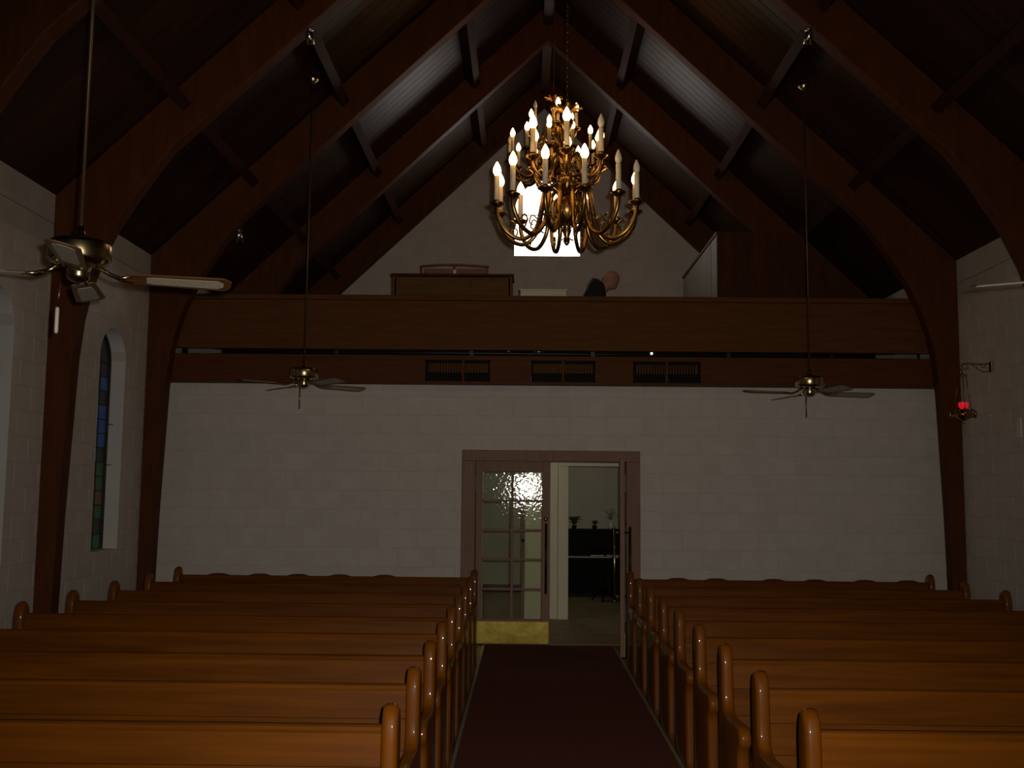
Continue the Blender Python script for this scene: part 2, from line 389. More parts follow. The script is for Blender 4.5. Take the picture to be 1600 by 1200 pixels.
# ------------------------------------------------------------------ roof: boards on a backing, one ceiling per slope
nx = SL / math.hypot(1, SL); nz = 1 / math.hypot(1, SL)
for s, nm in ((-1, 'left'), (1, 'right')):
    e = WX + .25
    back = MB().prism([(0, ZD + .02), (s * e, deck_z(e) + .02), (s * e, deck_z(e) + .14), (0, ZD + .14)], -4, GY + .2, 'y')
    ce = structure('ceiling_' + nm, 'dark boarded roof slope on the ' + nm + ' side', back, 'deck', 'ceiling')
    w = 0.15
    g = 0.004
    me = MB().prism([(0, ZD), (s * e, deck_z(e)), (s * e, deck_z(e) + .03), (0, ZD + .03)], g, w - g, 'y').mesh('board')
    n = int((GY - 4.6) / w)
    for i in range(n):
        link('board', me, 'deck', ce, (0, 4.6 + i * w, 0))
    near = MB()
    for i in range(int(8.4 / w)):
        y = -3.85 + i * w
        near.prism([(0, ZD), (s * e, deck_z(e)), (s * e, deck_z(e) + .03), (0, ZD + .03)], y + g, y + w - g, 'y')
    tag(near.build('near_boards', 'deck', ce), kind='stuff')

# ------------------------------------------------------------------ arches
def arch_poly():
    inner = [(4.15, 0), (4.12, 1.4), (4.07, 2.7), (4.035, 3.05), (3.985, 3.3), (3.90, 3.56), (3.79, 3.8), (3.655, 4.03), (3.50, 4.27), (3.33, 4.50)]
    inner = [(x, z) for x, z in inner]
    rpts = inner + [(0, ZA)]
    right_out = [(WX + .03, 0), (WX + .03, deck_z(WX + .03) - .005)]
    poly = [(x, z) for x, z in right_out[:1]] + [right_out[1]] + [(0, ZD - .005)] + [(-WX - .03, right_out[1][1]), (-WX - .03, 0)]
    poly += [(-x, z) for x, z in inner] + [(0, ZA)] + [(x, z) for x, z in reversed(inner)]
    return poly
def half_arch(s):
    inner = [(4.15, 0), (4.12, 1.4), (4.07, 2.7), (4.035, 3.05), (3.985, 3.3), (3.90, 3.56), (3.79, 3.8), (3.655, 4.03), (3.50, 4.27), (3.33, 4.51)]
    zo = deck_z(WX + .02) - .004
    pts = [(WX + .02, 0), (WX + .02, zo), (0.002, ZD - .004), (0.002, ZA)] + list(reversed(inner))
    return [(s * x, z) for x, z in pts]
ARCH_LABEL = {4: 'dark timber arch at the balcony front, legs against the back wall corners', 3: 'dark timber arch one bay in front of the balcony, left leg between the two windows',
              5: 'dark timber arch rising behind the balcony rail, between balcony and gable wall', 6: 'dark timber arch lying against the white gable wall',
              2: 'dark timber arch two bays in front of the balcony, only its upper slopes in view', 1: 'dark timber arch across the upper corners nearest the camera', 0: 'dark timber arch almost overhead, before the first pews'}
_half = [MB().prism(half_arch(s), -0.08, 0.08, 'y', 0.008).mesh('arch_half') for s in (-1, 1)]
_halfd = {}
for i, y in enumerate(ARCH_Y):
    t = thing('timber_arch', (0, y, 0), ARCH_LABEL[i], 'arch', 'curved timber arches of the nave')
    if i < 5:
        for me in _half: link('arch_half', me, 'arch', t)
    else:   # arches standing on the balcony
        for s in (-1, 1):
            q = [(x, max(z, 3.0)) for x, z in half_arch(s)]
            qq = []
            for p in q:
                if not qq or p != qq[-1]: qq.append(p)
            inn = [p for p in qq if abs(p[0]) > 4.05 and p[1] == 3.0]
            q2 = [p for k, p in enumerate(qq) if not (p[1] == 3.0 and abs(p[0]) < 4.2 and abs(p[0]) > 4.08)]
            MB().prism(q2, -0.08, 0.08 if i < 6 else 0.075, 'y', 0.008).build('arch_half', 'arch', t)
# purlins: one piece per bay
BAYN = ['far front', 'second front', 'third from the balcony', 'second from the balcony', 'bay over the last pews', 'bay above the balcony front', 'bay against the gable wall']
def bay_name(i): return ['over the first pews', 'two bays before the last pews', 'one bay before the last pews', 'over the last pews', 'above the balcony front', 'against the gable wall'][i]
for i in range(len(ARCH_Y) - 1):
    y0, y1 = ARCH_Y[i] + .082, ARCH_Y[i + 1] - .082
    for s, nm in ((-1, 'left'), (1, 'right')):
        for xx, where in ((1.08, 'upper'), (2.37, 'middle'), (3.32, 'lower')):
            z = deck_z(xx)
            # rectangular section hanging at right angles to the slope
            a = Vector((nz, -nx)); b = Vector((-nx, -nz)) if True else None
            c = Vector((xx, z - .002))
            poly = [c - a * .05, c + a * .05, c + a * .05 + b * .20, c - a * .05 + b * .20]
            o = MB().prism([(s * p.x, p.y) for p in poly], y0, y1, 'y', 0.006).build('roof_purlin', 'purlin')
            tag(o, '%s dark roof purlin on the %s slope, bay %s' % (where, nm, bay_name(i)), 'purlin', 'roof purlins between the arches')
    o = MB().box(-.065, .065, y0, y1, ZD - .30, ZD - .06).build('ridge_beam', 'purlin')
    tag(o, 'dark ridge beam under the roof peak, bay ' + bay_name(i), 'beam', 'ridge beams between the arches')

# ------------------------------------------------------------------ balcony
bal = thing('balcony_parapet', (0, 11.02, 3.0), 'long brown wooden balcony front with cap rail above the white wall', 'balcony')
HX = WX
bev(MB().box(-HX, HX, 0.02, 0.07, 0.15, 0.67).build('front_panel', 'fascia', bal), .004)
bev(MB().box(-HX, HX, -0.015, 0.10, 0.67, 0.725).build('cap_rail', 'fascia', bal), .008)
MB().box(-HX, HX, 0.005, 0.075, 0.135, 0.165).build('bottom_moulding', 'fascia', bal)
bm_ = thing('balcony_beam', (0, 11.02, 2.77), 'brown wooden beam with three dark vent grilles below the balcony front', 'beam')
VENT = [(-1.340, -0.650), (-0.210, 0.475), (0.882, 1.600)]
xs = [-HX] + [v for p in VENT for v in p] + [HX]
for k in range(0, len(xs), 2):
    bev(MB().box(xs[k], xs[k + 1], 0.0, 0.17, 0.022, 0.255).build('beam_section', 'beam', bm_), .003)
MB().box(-HX, HX, 0.0, 0.17, 0.255, 0.301).build('top_strip', 'beam', bm_)
MB().box(-HX, HX, 0.0, 0.17, -0.001, 0.022).build('bottom_strip', 'beam', bm_)
for (a, b), w in zip(VENT, ('left', 'middle', 'right')):
    v = thing('vent_grille', ((a + b) / 2, 11.02, 2.79), '%s of the three dark vent grilles in the beam under the balcony' % w, 'vent', 'vent grilles under the balcony')
    h = (b - a) / 2 - .004
    MB().box(-h, h, 0.10, 0.12, 0.004, 0.233).build('back_plate', 'black', v)
    f = MB(); f.box(-h, -h + .02, .02, .05, .004, .233).box(h - .02, h, .02, .05, .004, .233).box(-h, h, .02, .05, .004, .02).box(-h, h, .02, .05, .215, .233)
    f.build('frame', 'black', v)
    MB().box(.045 if w == 'left' else -.012, .069 if w == 'left' else .012, .018, .05, .004, .233).build('mullion', 'beam', v)
    me = MB().box(-.002, .002, .045, .095, .02, .215).mesh('slat')
    for k in range(int(2 * h / .03) - 1):
        link('slat', me, 'black', v, (-h + .03 + k * .03, 0, 0))
# ledge strip in the slot, pipe, small fittings
sl = thing('ledge_slot', (0, 11.02, 3.07), 'narrow dark recess between balcony front and vent beam, pale at its ends', 'recess')
MB().box(-3.57, 3.50, .10, .13, 0, .14).build('dark_backing', 'black', sl)
for a, b in ((-4.28, -3.995), (-3.94, -3.575), (3.505, 3.95), (3.965, 4.28)):
    MB().box(a, b, .115, .13, .022, .058).build('pale_strip', 'slotgrey', sl)
for a, b in ((-3.995, -3.94), (3.95, 3.965)):
    MB().box(a, b, .08, .13, 0, .14).build('dark_block', 'black', sl)
pp = thing('pipe_run', (0, 11.03, 3.095), 'thin dark pipe running along the ledge below the balcony', 'pipe')
MB().tube([(-3.5, 0.01, 0), (-1.2, 0.01, .006), (.2, 0.01, .003), (3.45, 0.01, 0)], .016, 8).build('pipe', 'dark', pp)
for x in (-2.3, -.85, .45, 1.9, 3.0):
    MB().box(x - .02, x + .02, -.012, .04, -.024, .03).build('clip', 'dark', pp)
for x, y_, ww in ((-.18, .0, .10), (-.48, .0, .05)):
    o = MB().tube([(x, 0, 0), (x + ww, 0, 0)], .011, 10).build('ledge_rod', 'chrome')
    o.location = (0, 11.0, 3.115); tag(o, ('longer' if ww > .06 else 'shorter') + ' bright metal rod lying on the ledge above the middle vent', 'rod', 'rods on the ledge')
lt = thing('ledge_lens', (1.08, 11.0, 3.10), 'tiny bright bluish indicator lens on the ledge above the right vent', 'lamp')
MB().box(-.05, .05, -.005, .02, -.022, .03).build('case', 'black', lt)
MB().lathe([(.001, -.012), (.01, -.008), (.012, 0), (.01, .008), (.001, .012)], 10, (-.005, -.008, .006)).build('lens', emit('emissive', (.6, .75, 1), 6), lt)  # bright bluish point comes from the lens material's own emission
# balcony floor, soffit over the vestibule
structure('floor_balcony', 'balcony floor behind the brown parapet', MB().box(-WX - .02, WX + .02, 11.12, GY + .05, 2.9, 3.0), 'fascia', 'floor')

# ------------------------------------------------------------------ windows
def stained_window(idx, c, r, lab):
    w = thing('window_%d' % idx, (-WX, c, 0), lab, 'window', kind='structure')
    xg = -0.17
    N = 20
    def prof(k): return [(-k, WZ0)] + [(k * -math.cos(PI * i / N), WZS + k * math.sin(PI * i / N)) for i in range(N + 1)] + [(k, WZ0)]
    outer, inn = prof(r), prof(r - .035)
    # smooth painted reveal lining
    n = len(outer); mb = MB(); a = prof(r); b = prof(r - .006)
    vs = [(0.001, p[0], p[1]) for p in a] + [(xg, p[0], p[1]) for p in a] + [(0.001, p[0], p[1]) for p in b] + [(xg, p[0], p[1]) for p in b]
    fs = [(2 * n + i, 2 * n + i + 1, 3 * n + i + 1, 3 * n + i) for i in range(n - 1)] + [(i, i + 1, 2 * n + i + 1, 2 * n + i) for i in range(n - 1)]
    mb.add(vs, fs); mb.build('reveal', 'reveal', w)
    bev(MB().box(xg, 0.004, -r + .006, r - .006, WZ0 - .002, WZ0 + .018).build('sill', 'reveal', w), .004)
    fm = MB(); q = [(xg + d, p[0], p[1]) for d in (0, .03) for p in b] + [(xg + d, p[0], p[1]) for d in (0, .03) for p in inn]
    fs = []
    for i in range(n - 1):
        fs += [(n + i, n + i + 1, 3 * n + i + 1, 3 * n + i), (2 * n + i, 2 * n + i + 1, 3 * n + i + 1, 3 * n + i), (i, i + 1, 2 * n + i + 1, 2 * n + i)]
    fm.add(q, fs).build('frame', 'lead', w)
    rows = 13; h = (WZS - WZ0 - .02) / rows; k = r - .035
    rnd = random.Random(idx)
    for i in range(rows):
        for j in range(3):
            y0 = -k + j * 2 * k / 3; z0 = WZ0 + .02 + i * h
            if i < 3: m = STAIN[rnd.choice((2, 3, 5, 2))]
            elif i < 6: m = STAIN[rnd.choice((5, 2, 2, 3))]
            elif i < 10: m = STAIN[rnd.choice((0, 0, 1, 5))]
            else: m = STAIN[rnd.choice((5, 5, 0, 5))]
            MB().box(xg + .004, xg + .012, y0 + .006, y0 + 2 * k / 3 - .006, z0 + .006, z0 + h - .006).build('pane', m, w)
    for j in range(3):    # arched head in three segments
        a0, a1 = PI * j / 3, PI * (j + 1) / 3
        pl = [(-(k - .006) * math.cos(a0 + (a1 - a0) * t / 6), WZS + .006 + (k - .006) * math.sin(a0 + (a1 - a0) * t / 6)) for t in range(7)] + [(0, WZS + .008)]
        MB().prism(pl, xg + .004, xg + .012, 'x').build('pane', STAIN[(5, 0, 5)[j]], w)
    ld = MB()
    for j in range(1, 3): ld.box(xg + .002, xg + .018, -k + j * 2 * k / 3 - .006, -k + j * 2 * k / 3 + .006, WZ0 + .02, WZS)
    for i in range(1, rows + 1): ld.box(xg + .002, xg + .018, -k, k, WZ0 + .02 + i * h - .006, WZ0 + .02 + i * h + .006)
    ld.build('lead_cames', 'lead', w)
    MB().box(xg - .03, xg + .002, -r, r, WZ0 - .02, WZS + r + .02).build('storm_panel', 'lead', w)
    # two small bar ends against the jamb
    for z in (1.85, 2.25): MB().box(xg + .015, xg + .075, r - .012, r - .004, z, z + .008).build('latch', 'dark', w)
stained_window(2, WIN[0][0], WIN[0][1], 'tall arched stained glass window nearest the back wall')
stained_window(3, WIN[1][0], WIN[1][1], 'tall arched stained glass window at the left edge of the picture')
stained_window(4, WIN[2][0], WIN[2][1], 'tall arched stained glass window outside the view beside the front pews')
w1 = thing('window_1', (GWC, GY, 0), 'bright round-topped window high in the gable wall', 'window', kind='structure')
N = 24
def gprof(k): return [(-k, GWB + (GWR - k))] + [(-k * math.cos(PI * i / N), GWS + k * math.sin(PI * i / N)) for i in range(N + 1)] + [(k, GWB + (GWR - k))]
o_, i_ = gprof(GWR), gprof(GWR - .03); n = len(o_)
vs = [(p[0], y, p[1]) for y in (0.0, .12) for p in o_] + [(p[0], y, p[1]) for y in (0.0, .12) for p in i_]
fs = []
for i in range(n):
    j = (i + 1) % n
    fs += [(i, j, 2 * n + j, 2 * n + i), (2 * n + i, 2 * n + j, 3 * n + j, 3 * n + i), (n + i, n + j, 3 * n + j, 3 * n + i)]
MB().add(vs, fs).build('frame', 'reveal', w1)
zmid = 5.98
lo = MB().box(-GWR + .03, GWR - .03, .09, .098, GWB + .03, zmid - .012).build('pane', 'daylight', w1)
ap = [(-(GWR - .03) * math.cos(PI * i / N), GWS + (GWR - .03) * math.sin(PI * i / N)) for i in range(N + 1)]
MB().prism([(GWR - .03, zmid + .002), (-GWR + .03, zmid + .002)] + ap, .09, .098, 'y').build('pane', 'daylight', w1)
MB().box(-GWR + .02, GWR - .02, .07, .10, zmid - .012, zmid + .003).build('glazing_bar', 'reveal', w1)

# ------------------------------------------------------------------ doors and vestibule
tr = thing('trim_1', (0, BW, 0), 'brown wooden casing around the double doors', 'door frame', kind='structure')
cw = 0.148
for a, b in ((DX0, DX0 + cw), (DX1 - cw, DX1)):
    bev(MB().box(a, b, -.035, .17, 0, DZ - cw + .03).build('casing_post', 'doorwood', tr), .006)
bev(MB().box(DX0, DX1, -.036, .17, DZ - cw + .03, DZ).build('casing_head', 'doorwood', tr), .006)
def door_leaf(name, label, hinge, rz, flip):
    """local x from hinge stile (0) to meeting stile (0.80); y thickness; nave face at y=0"""
    d = thing(name, hinge, label, 'door', kind='structure', rz=rz)
    W, H, T = 0.80, 1.965, 0.045
    f = -1 if flip else 1
    bx = lambda a, b, *r: MB().box(min(f * a, f * b), max(f * a, f * b), *r)
    # f: direction of the leaf from its hinge
    px = [.075, .372, .408, .705]            # pane columns
    bev(bx(0, px[0] - .008, 0, T, .012, H).build('stile', 'doorwood', d), .004)
    bev(bx(px[3] + .008, W, 0, T, .012, H).build('stile', 'doorwood', d), .004)
    bev(bx(px[0] - .008, px[3] + .008, .001, T - .001, H - .125, H).build('top_rail', 'doorwood', d), .004)
    bev(bx(px[0] - .008, px[3] + .008, .001, T - .001, .012, .27).build('bottom_rail', 'doorwood', d), .004)
    bev(bx(px[1] + .004, px[2] - .004, .006, T - .006, .27, H - .125).build('mullion', 'doorwood', d), .003)
    ph = (H - .125 - .27) / 5
    for i in range(1, 5):
        bev(bx(px[0] - .008, px[3] + .008, .008, T - .008, .27 + i * ph - .012, .27 + i * ph + .012).build('muntin', 'doorwood', d), .003)
    for i in range(5):
        for a, b in ((px[0] - .004, px[1] + .006), (px[2] - .006, px[3] + .004)):
            bx(a, b, .020, .025, .27 + i * ph + .010, .27 + (i + 1) * ph - .010).build('pane', 'glass', d)
    bx(.02, W - .012, -.004, 0, .016, .245).build('kick_plate', 'kick', d)
    for ysgn, y0 in ((-1, 0), (1, T)):
        mb = MB(); x = f * .755; y = y0 + ysgn * .055
        mb.tube([(x, y, .565), (x, y, 1.265)], .013, 10)
        for z in (.60, 1.23): mb.tube([(x, y0, z), (x, y, z)], .009, 8)
        for z in (.555, 1.275): mb.lathe([(.001, -.014), (.012, -.010), (.016, 0), (.012, .010), (.001, .014)], 10, (x, y, z))
        mb.build('pull_bar', 'dark' if ysgn < 0 else 'fanbrass', d)
    lk = MB().lathe([(.024, 0), (.024, .006), (.016, .012), (.001, .013)], 14).build('lock_cylinder', 'kick', d)
    lk.rotation_euler = (PI / 2, 0, 0); lk.location = (f * .752, 0, 1.335)
    for z in (.35, 1.72): bx(-.018, .012, -.012, .02, z - .09, z + .09).build('hinge', 'dark', d)
    return d
door_leaf('door_1', 'closed left leaf of the glazed double door with brass kick plate', (-0.79, 11.27, 0), 0, False)
door_leaf('door_2', 'right leaf of the glazed double door standing open, seen edge-on', (0.815, 11.24, 0), math.radians(84), True)
# vestibule shell
vs_ = structure('wall_vestibule', 'pale partition with two doorways inside the vestibule', None, cat='wall')
PY = 13.5
MB().box(-3.0, -0.80, PY, PY + .1, 0, 2.9).build('partition', 'grey', vs_)
MB().box(-0.26, .16, PY, PY + .1, 0, 2.9).build('partition', 'cream', vs_)
MB().box(1.25, 3.0, PY, PY + .1, 0, 2.9).build('partition', 'grey', vs_)
MB().box(-.80, -.26, PY, PY + .1, 2.05, 2.9).build('partition', 'grey', vs_)
MB().box(.16, 1.25, PY, PY + .1, 2.02, 2.9).build('partition', 'grey', vs_)
MB().box(-.305, -.26, PY - .02, PY + .12, 0, 2.05).build('dark_jamb', 'doorwood', vs_)
tv = thing('trim_2', (0, PY, 0), 'cream door casing inside the vestibule', 'door frame', kind='structure')
bev(MB().box(.165, .30, -.03, .12, 0, 1.955).build('casing_post', 'cream', tv), .006)
bev(MB().box(1.15, 1.285, -.03, .12, 0, 1.955).build('casing_post', 'cream', tv), .006)
bev(MB().box(.165, 1.285, -.032, .12, 1.955, 2.06).build('casing_head', 'cream', tv), .006)
structure('wall_left_vestibule', 'grey side wall of the vestibule, left', MB().box(-3.1, -3.0, 11.36, 17.2, 0, 2.9), 'grey', 'wall')
structure('wall_right_vestibule', 'grey side wall of the vestibule, right', MB().box(3.0, 3.1, 11.36, 17.2, 0, 2.9), 'grey', 'wall')
structure('wall_back_vestibule', 'grey far wall of the room behind the piano', MB().box(-3.1, 3.1, 17.0, 17.2, 0, 2.9), 'grey', 'wall')
structure('baseboard_back', 'dark baseboard on the far wall of the piano room', MB().box(-3.0, 3.0, 16.975, 17.0, 0, .12), 'dark', 'baseboard')
structure('ceiling_vestibule', 'flat ceiling of the vestibule', MB().box(-3.1, 3.1, 11.36, 17.2, 2.80, 2.9), 'grey', 'ceiling')
dk = thing('vestibule_knob', (-0.36, 13.42, 1.0), 'small dark door knob on the vestibule side, seen through the door glass', 'knob')
dk.location = (-0.285, 13.48, 1.0)
MB().tube([(0, 0, 0), (0, -.05, 0)], .009, 8).build('stem', 'dark', dk)
MB().lathe([(.001, -.022), (.018, -.014), (.024, 0), (.018, .014), (.001, .022)], 12, (0, -.06, 0)).build('knob', 'dark', dk)
glow = emit('fill_glow', (1.0, .90, .66), 30.0)  # both lamps are added, out of view, to brighten the rooms behind the doors
for loc, lab in (((-0.75, 12.45, 2.80), 'added fill lamp under the vestibule ceiling, unseen behind the doors'), ((-0.2, 15.2, 2.80), 'added fill lamp under the ceiling of the far piano room, unseen')):
    vl = thing('ceiling_lamp', loc, lab, 'lamp', 'added fill lamps behind the doors')
    MB().lathe([(.10, 0), (.10, -.02), (.085, -.025)], 20).build('base', 'white', vl)
    MB().lathe([(.085, -.025), (.08, -.05), (.055, -.075), (.001, -.085)], 20).build('shade', glow, vl)
# piano
pn = thing('upright_piano', (0.93, 16.35, 0), 'black upright piano in the room beyond the doorway', 'piano')
bev(MB().box(-.60, .60, 0, .30, .06, 1.00).build('case', 'black', pn), .01)
bev(MB().box(-.63, .63, -.03, .32, 1.00, 1.04).build('top_lid', 'black', pn), .008)
bev(MB().box(-.62, .62, -.30, 0, .56, .62).build('key_bed', 'black', pn), .008)
for s in (-1, 1):
    bev(MB().box(s * .60 - .03, s * .60 + .03, -.30, 0, .62, .72).build('arm', 'black', pn), .01)
    bev(MB().prism([(-.26, .06), (-.20, .06), (-.18, .3), (-.20, .56), (-.28, .56), (-.25, .3)], s * .58 - .03, s * .58 + .03, 'x').build('leg', 'black', pn), .006)
    MB().box(s * .58 - .035, s * .58 + .035, -.30, .3, 0, .06).build('foot', 'black', pn)
MB().box(-.56, .56, -.26, -.10, .62, .632).build('keys', 'white', pn)
MB().box(-.56, .56, -.10, -.02, .62, .70).build('fall_board', 'black', pn)
me = MB().box(-.005, .005, -.17, -.10, .632, .642).mesh('black_key')
for i in range(36):
    if i % 5 not in (2,): link('black_key', me, 'black', pn, (-.54 + i * .031, 0, 0))
MB().box(-.25, .25, -.06, .0, .76, .98).build('music_desk', 'black', pn)
for i, (x, a, ww) in enumerate(((0.86, .1, .10), (1.12, -.3, .12))):
    o = bev(MB().box(-ww, ww, -.06, .06, 0, .012).build('sheet_stack', 'paper'), .002); o.location = (x, 16.165, .6425 + i * .013 * 0); o.rotation_euler = (0, 0, a * .3)
    tag(o, ('narrow' if i == 0 else 'wide') + ' white stack of sheets lying on the piano keys', 'papers', 'papers on the piano')
fv = thing('flower_vase', (1.10, 16.50, 1.04), 'vase of white flowers standing on the black piano', 'vase')
MB().lathe([(.03, 0), (.045, .03), (.04, .08), (.022, .12), (.028, .15)], 16).build('vase', 'white', fv)
rnd = random.Random(3)
for i in range(16):
    a = rnd.uniform(0, 2 * PI); rr = rnd.uniform(.0, .11); z = .20 + rnd.uniform(-.03, .12); x, y = rr * math.cos(a), rr * .8 * math.sin(a)
    st = MB().tube([(0, 0, .12), (x * .6, y * .6, z * .7 + .03), (x, y, z)], .002, 5).build('stem', 'leaf', fv)
    mb = MB()
    for k in range(6):
        b = 2 * PI * k / 6; c, s = math.cos(b), math.sin(b)
        mb.add([(x, y, z), (x + .028 * c - .016 * s, y + .028 * s + .016 * c, z + .014), (x + .052 * c, y + .052 * s, z + .010), (x + .028 * c + .016 * s, y + .028 * s - .016 * c, z + .014)], [(0, 1, 2, 3)])
    mb.build('blossom', 'petal', fv)
for nm, x, n_, sp, lab in (('potted_plant', .52, 36, .15, 'small dark leafy plant on the piano beside the doorway edge'), ('potted_plant', .84, 18, .09, 'tiny low leafy plant at the middle of the piano top')):
    pt = thing(nm, (x, 16.50, 1.04), lab, 'plant', 'plants on the piano')
    MB().lathe([(.03, 0), (.042, .05), (.045, .055), (.036, .056)], 14).build('pot', 'dark', pt)
    for i in range(n_):
        a = rnd.uniform(0, 2 * PI); rr = rnd.uniform(.4, 1) * sp; h = rnd.uniform(.4, 1) * sp
        c, s = math.cos(a), math.sin(a); w = .02
        MB().add([(0, 0, .05), (rr * .5 * c - w * s, rr * .5 * s + w * c, .05 + h), (rr * c, rr * s, .05 + h * .9), (rr * .5 * c + w * s, rr * .5 * s - w * c, .05 + h), (rr * .5 * c, rr * .5 * s, .05 + h * .9)], [(0, 1, 4), (1, 2, 4), (2, 3, 4), (3, 0, 4)]).build('leaf', 'leaf', pt)
ps = thing('piano_stool', (0.92, 15.7, 0), 'dark round piano stool on a pedestal before the piano', 'stool')
MB().lathe([(.16, 0), (.17, .02), (.165, .05), (.13, .055)], 20, (0, 0, .42)).build('seat', 'black', ps)
MB().lathe([(.03, .10), (.035, .2), (.025, .3), (.03, .42)], 12).build('pedestal', 'black', ps)
for k in range(3):
    a = 2 * PI * k / 3 + .4; c, s = math.cos(a), math.sin(a)
    MB().tube([(0.02 * c, .02 * s, .18), (.12 * c, .12 * s, .12), (.20 * c, .20 * s, .015)], [.018, .016, .014], 8).build('leg', 'black', ps)

# ------------------------------------------------------------------ pews
PW = 2.83
END = [(.065, 0), (.055, .40), (.056, .70), (.060, .78), (.057, .825), (.045, .866), (.026, .892), (0, .902), (-.026, .892), (-.045, .866), (-.056, .825), (-.060, .78), (-.060, .70), (-.064, .645), (-.078, .610), (-.105, .592), (-.16, .585),
       (-.26, .586), (-.34, .592), (-.40, .594), (-.438, .582), (-.458, .556), (-.456, .522), (-.436, .500), (-.412, .488), (-.405, .44), (-.412, .25), (-.43, .06), (-.435, 0)]
me_end = MB().prism(END, -.029, .029, 'x', .020, 4).mesh('pew_end')
def plank(z0, z1, y0, y1, t=.022):
    # leaning back board between (y0,z0) and (y1,z1)
    hx = PW / 2 - .058; d = Vector((y1 - y0, z1 - z0)).normalized(); nn = Vector((d.y, -d.x)) * t
    return MB().prism([(y0, z0), (y1, z1), (y1 - nn.x, z1 - nn.y), (y0 - nn.x, z0 - nn.y)], -hx, hx, 'x', .003).mesh('back_plank')
planks = []
zs = [.44, .565, .69, .80]
yat = lambda z: -.075 + (z - .44) / .36 * .05
for k in range(3): planks.append(plank(zs[k] + .001, zs[k + 1] - .001, yat(zs[k] + .001) + .022, yat(zs[k + 1] - .001) + .022))
hx = PW / 2 - .058
me_cap = MB().prism([(-.024, .799), (.034, .799), (.038, .808), (.034, .824), (-.012, .829), (-.022, .823), (-.0255, .812)], -hx, hx, 'x', .003).mesh('cap_rail')
me_seat = MB().prism([(-.42, .41), (-.43, .425), (-.42, .44), (-.06, .425), (-.06, .395)], -hx, hx, 'x', .003).mesh('seat')
me_apron = MB().box(-hx, hx, -.37, -.35, .06, .41).mesh('seat_support')
ORD = ['front', 'second', 'third', 'fourth', 'fifth', 'sixth', 'seventh', 'eighth', 'last']
for s, nm in ((-1, 'left'), (1, 'right')):
    for k in range(9):
        y = 3.72 + .76 * k
        lab = '%s varnished oak pew on the %s of the aisle' % (ORD[k] if k in (0, 8) else ORD[k] + ' from the front,', nm)
        lab = {0: 'frontmost varnished oak pew on the %s of the aisle, nearest the camera', 8: 'hindmost varnished oak pew on the %s of the aisle, before the white back wall'}.get(k, ORD[k] + ' varnished oak pew from the front on the %s of the aisle') % nm
        t = thing('church_pew', (s * 2.115, y, 0), lab, 'pew', 'oak pews in two columns')
        link('pew_end', me_end, 'pewend', t, (-PW / 2 + .029, 0, 0)); link('pew_end', me_end, 'pewend', t, (PW / 2 - .029, 0, 0))
        for me in planks: link('back_plank', me, 'pew', t)
        link('cap_rail', me_cap, 'pew', t); link('seat', me_seat, 'pew', t); link('seat_support', me_apron, 'pew', t)
# chairs behind the hindmost pews
me_leg = MB().tube([(0, 0, 0), (0, 0, .43)], [.013, .017], 8).mesh('leg')
sq = [(.17 * math.cos(a) + .02 * math.cos(a), .19 * math.sin(a)) for a in [2 * PI * i / 20 for i in range(20)]]
me_cs = MB().prism(sq, .425, .45, 'z', .006).mesh('seat')
bk = MB()
top = [(-.15, .585), (-.155, .66), (-.14, .72), (-.11, .752), (-.06, .766), (0, .769), (.06, .766), (.11, .752), (.14, .72), (.155, .66), (.15, .585)]
bk.prism(top, .165, .187, 'y', .004)
me_cb = bk.mesh('backrest')
me_cp = MB().tube([(0, .14, .44), (0, .165, .60)], .011, 8).mesh('back_post')
NUM = ['first', 'second', 'third', 'fourth', 'fifth', 'sixth']
for side, xs_ in (('left', [-3.395, -2.97, -2.578, -2.152, -1.694]), ('right', [1.301, 1.691, 2.274, 2.695, 3.20, 3.632])):
    for k, x in enumerate(xs_):
        if side == 'left': where = NUM[len(xs_) - 1 - k]
        else: where = NUM[k]
        t = thing('side_chair', (x, 10.55, 0), 'dark chair behind the hindmost %s pew, %s from the doors' % (side, where), 'chair', 'chairs along the back wall')
        for a, b in ((-.12, -.13), (.12, -.13), (-.13, .13), (.13, .13)): link('leg', me_leg, 'dark', t, (a, b, 0))
        link('seat', me_cs, 'dark', t); link('backrest', me_cb, 'beam', t)
        link('back_post', me_cp, 'dark', t, (-.13, 0, 0)); link('back_post', me_cp, 'dark', t, (.13, 0, 0))

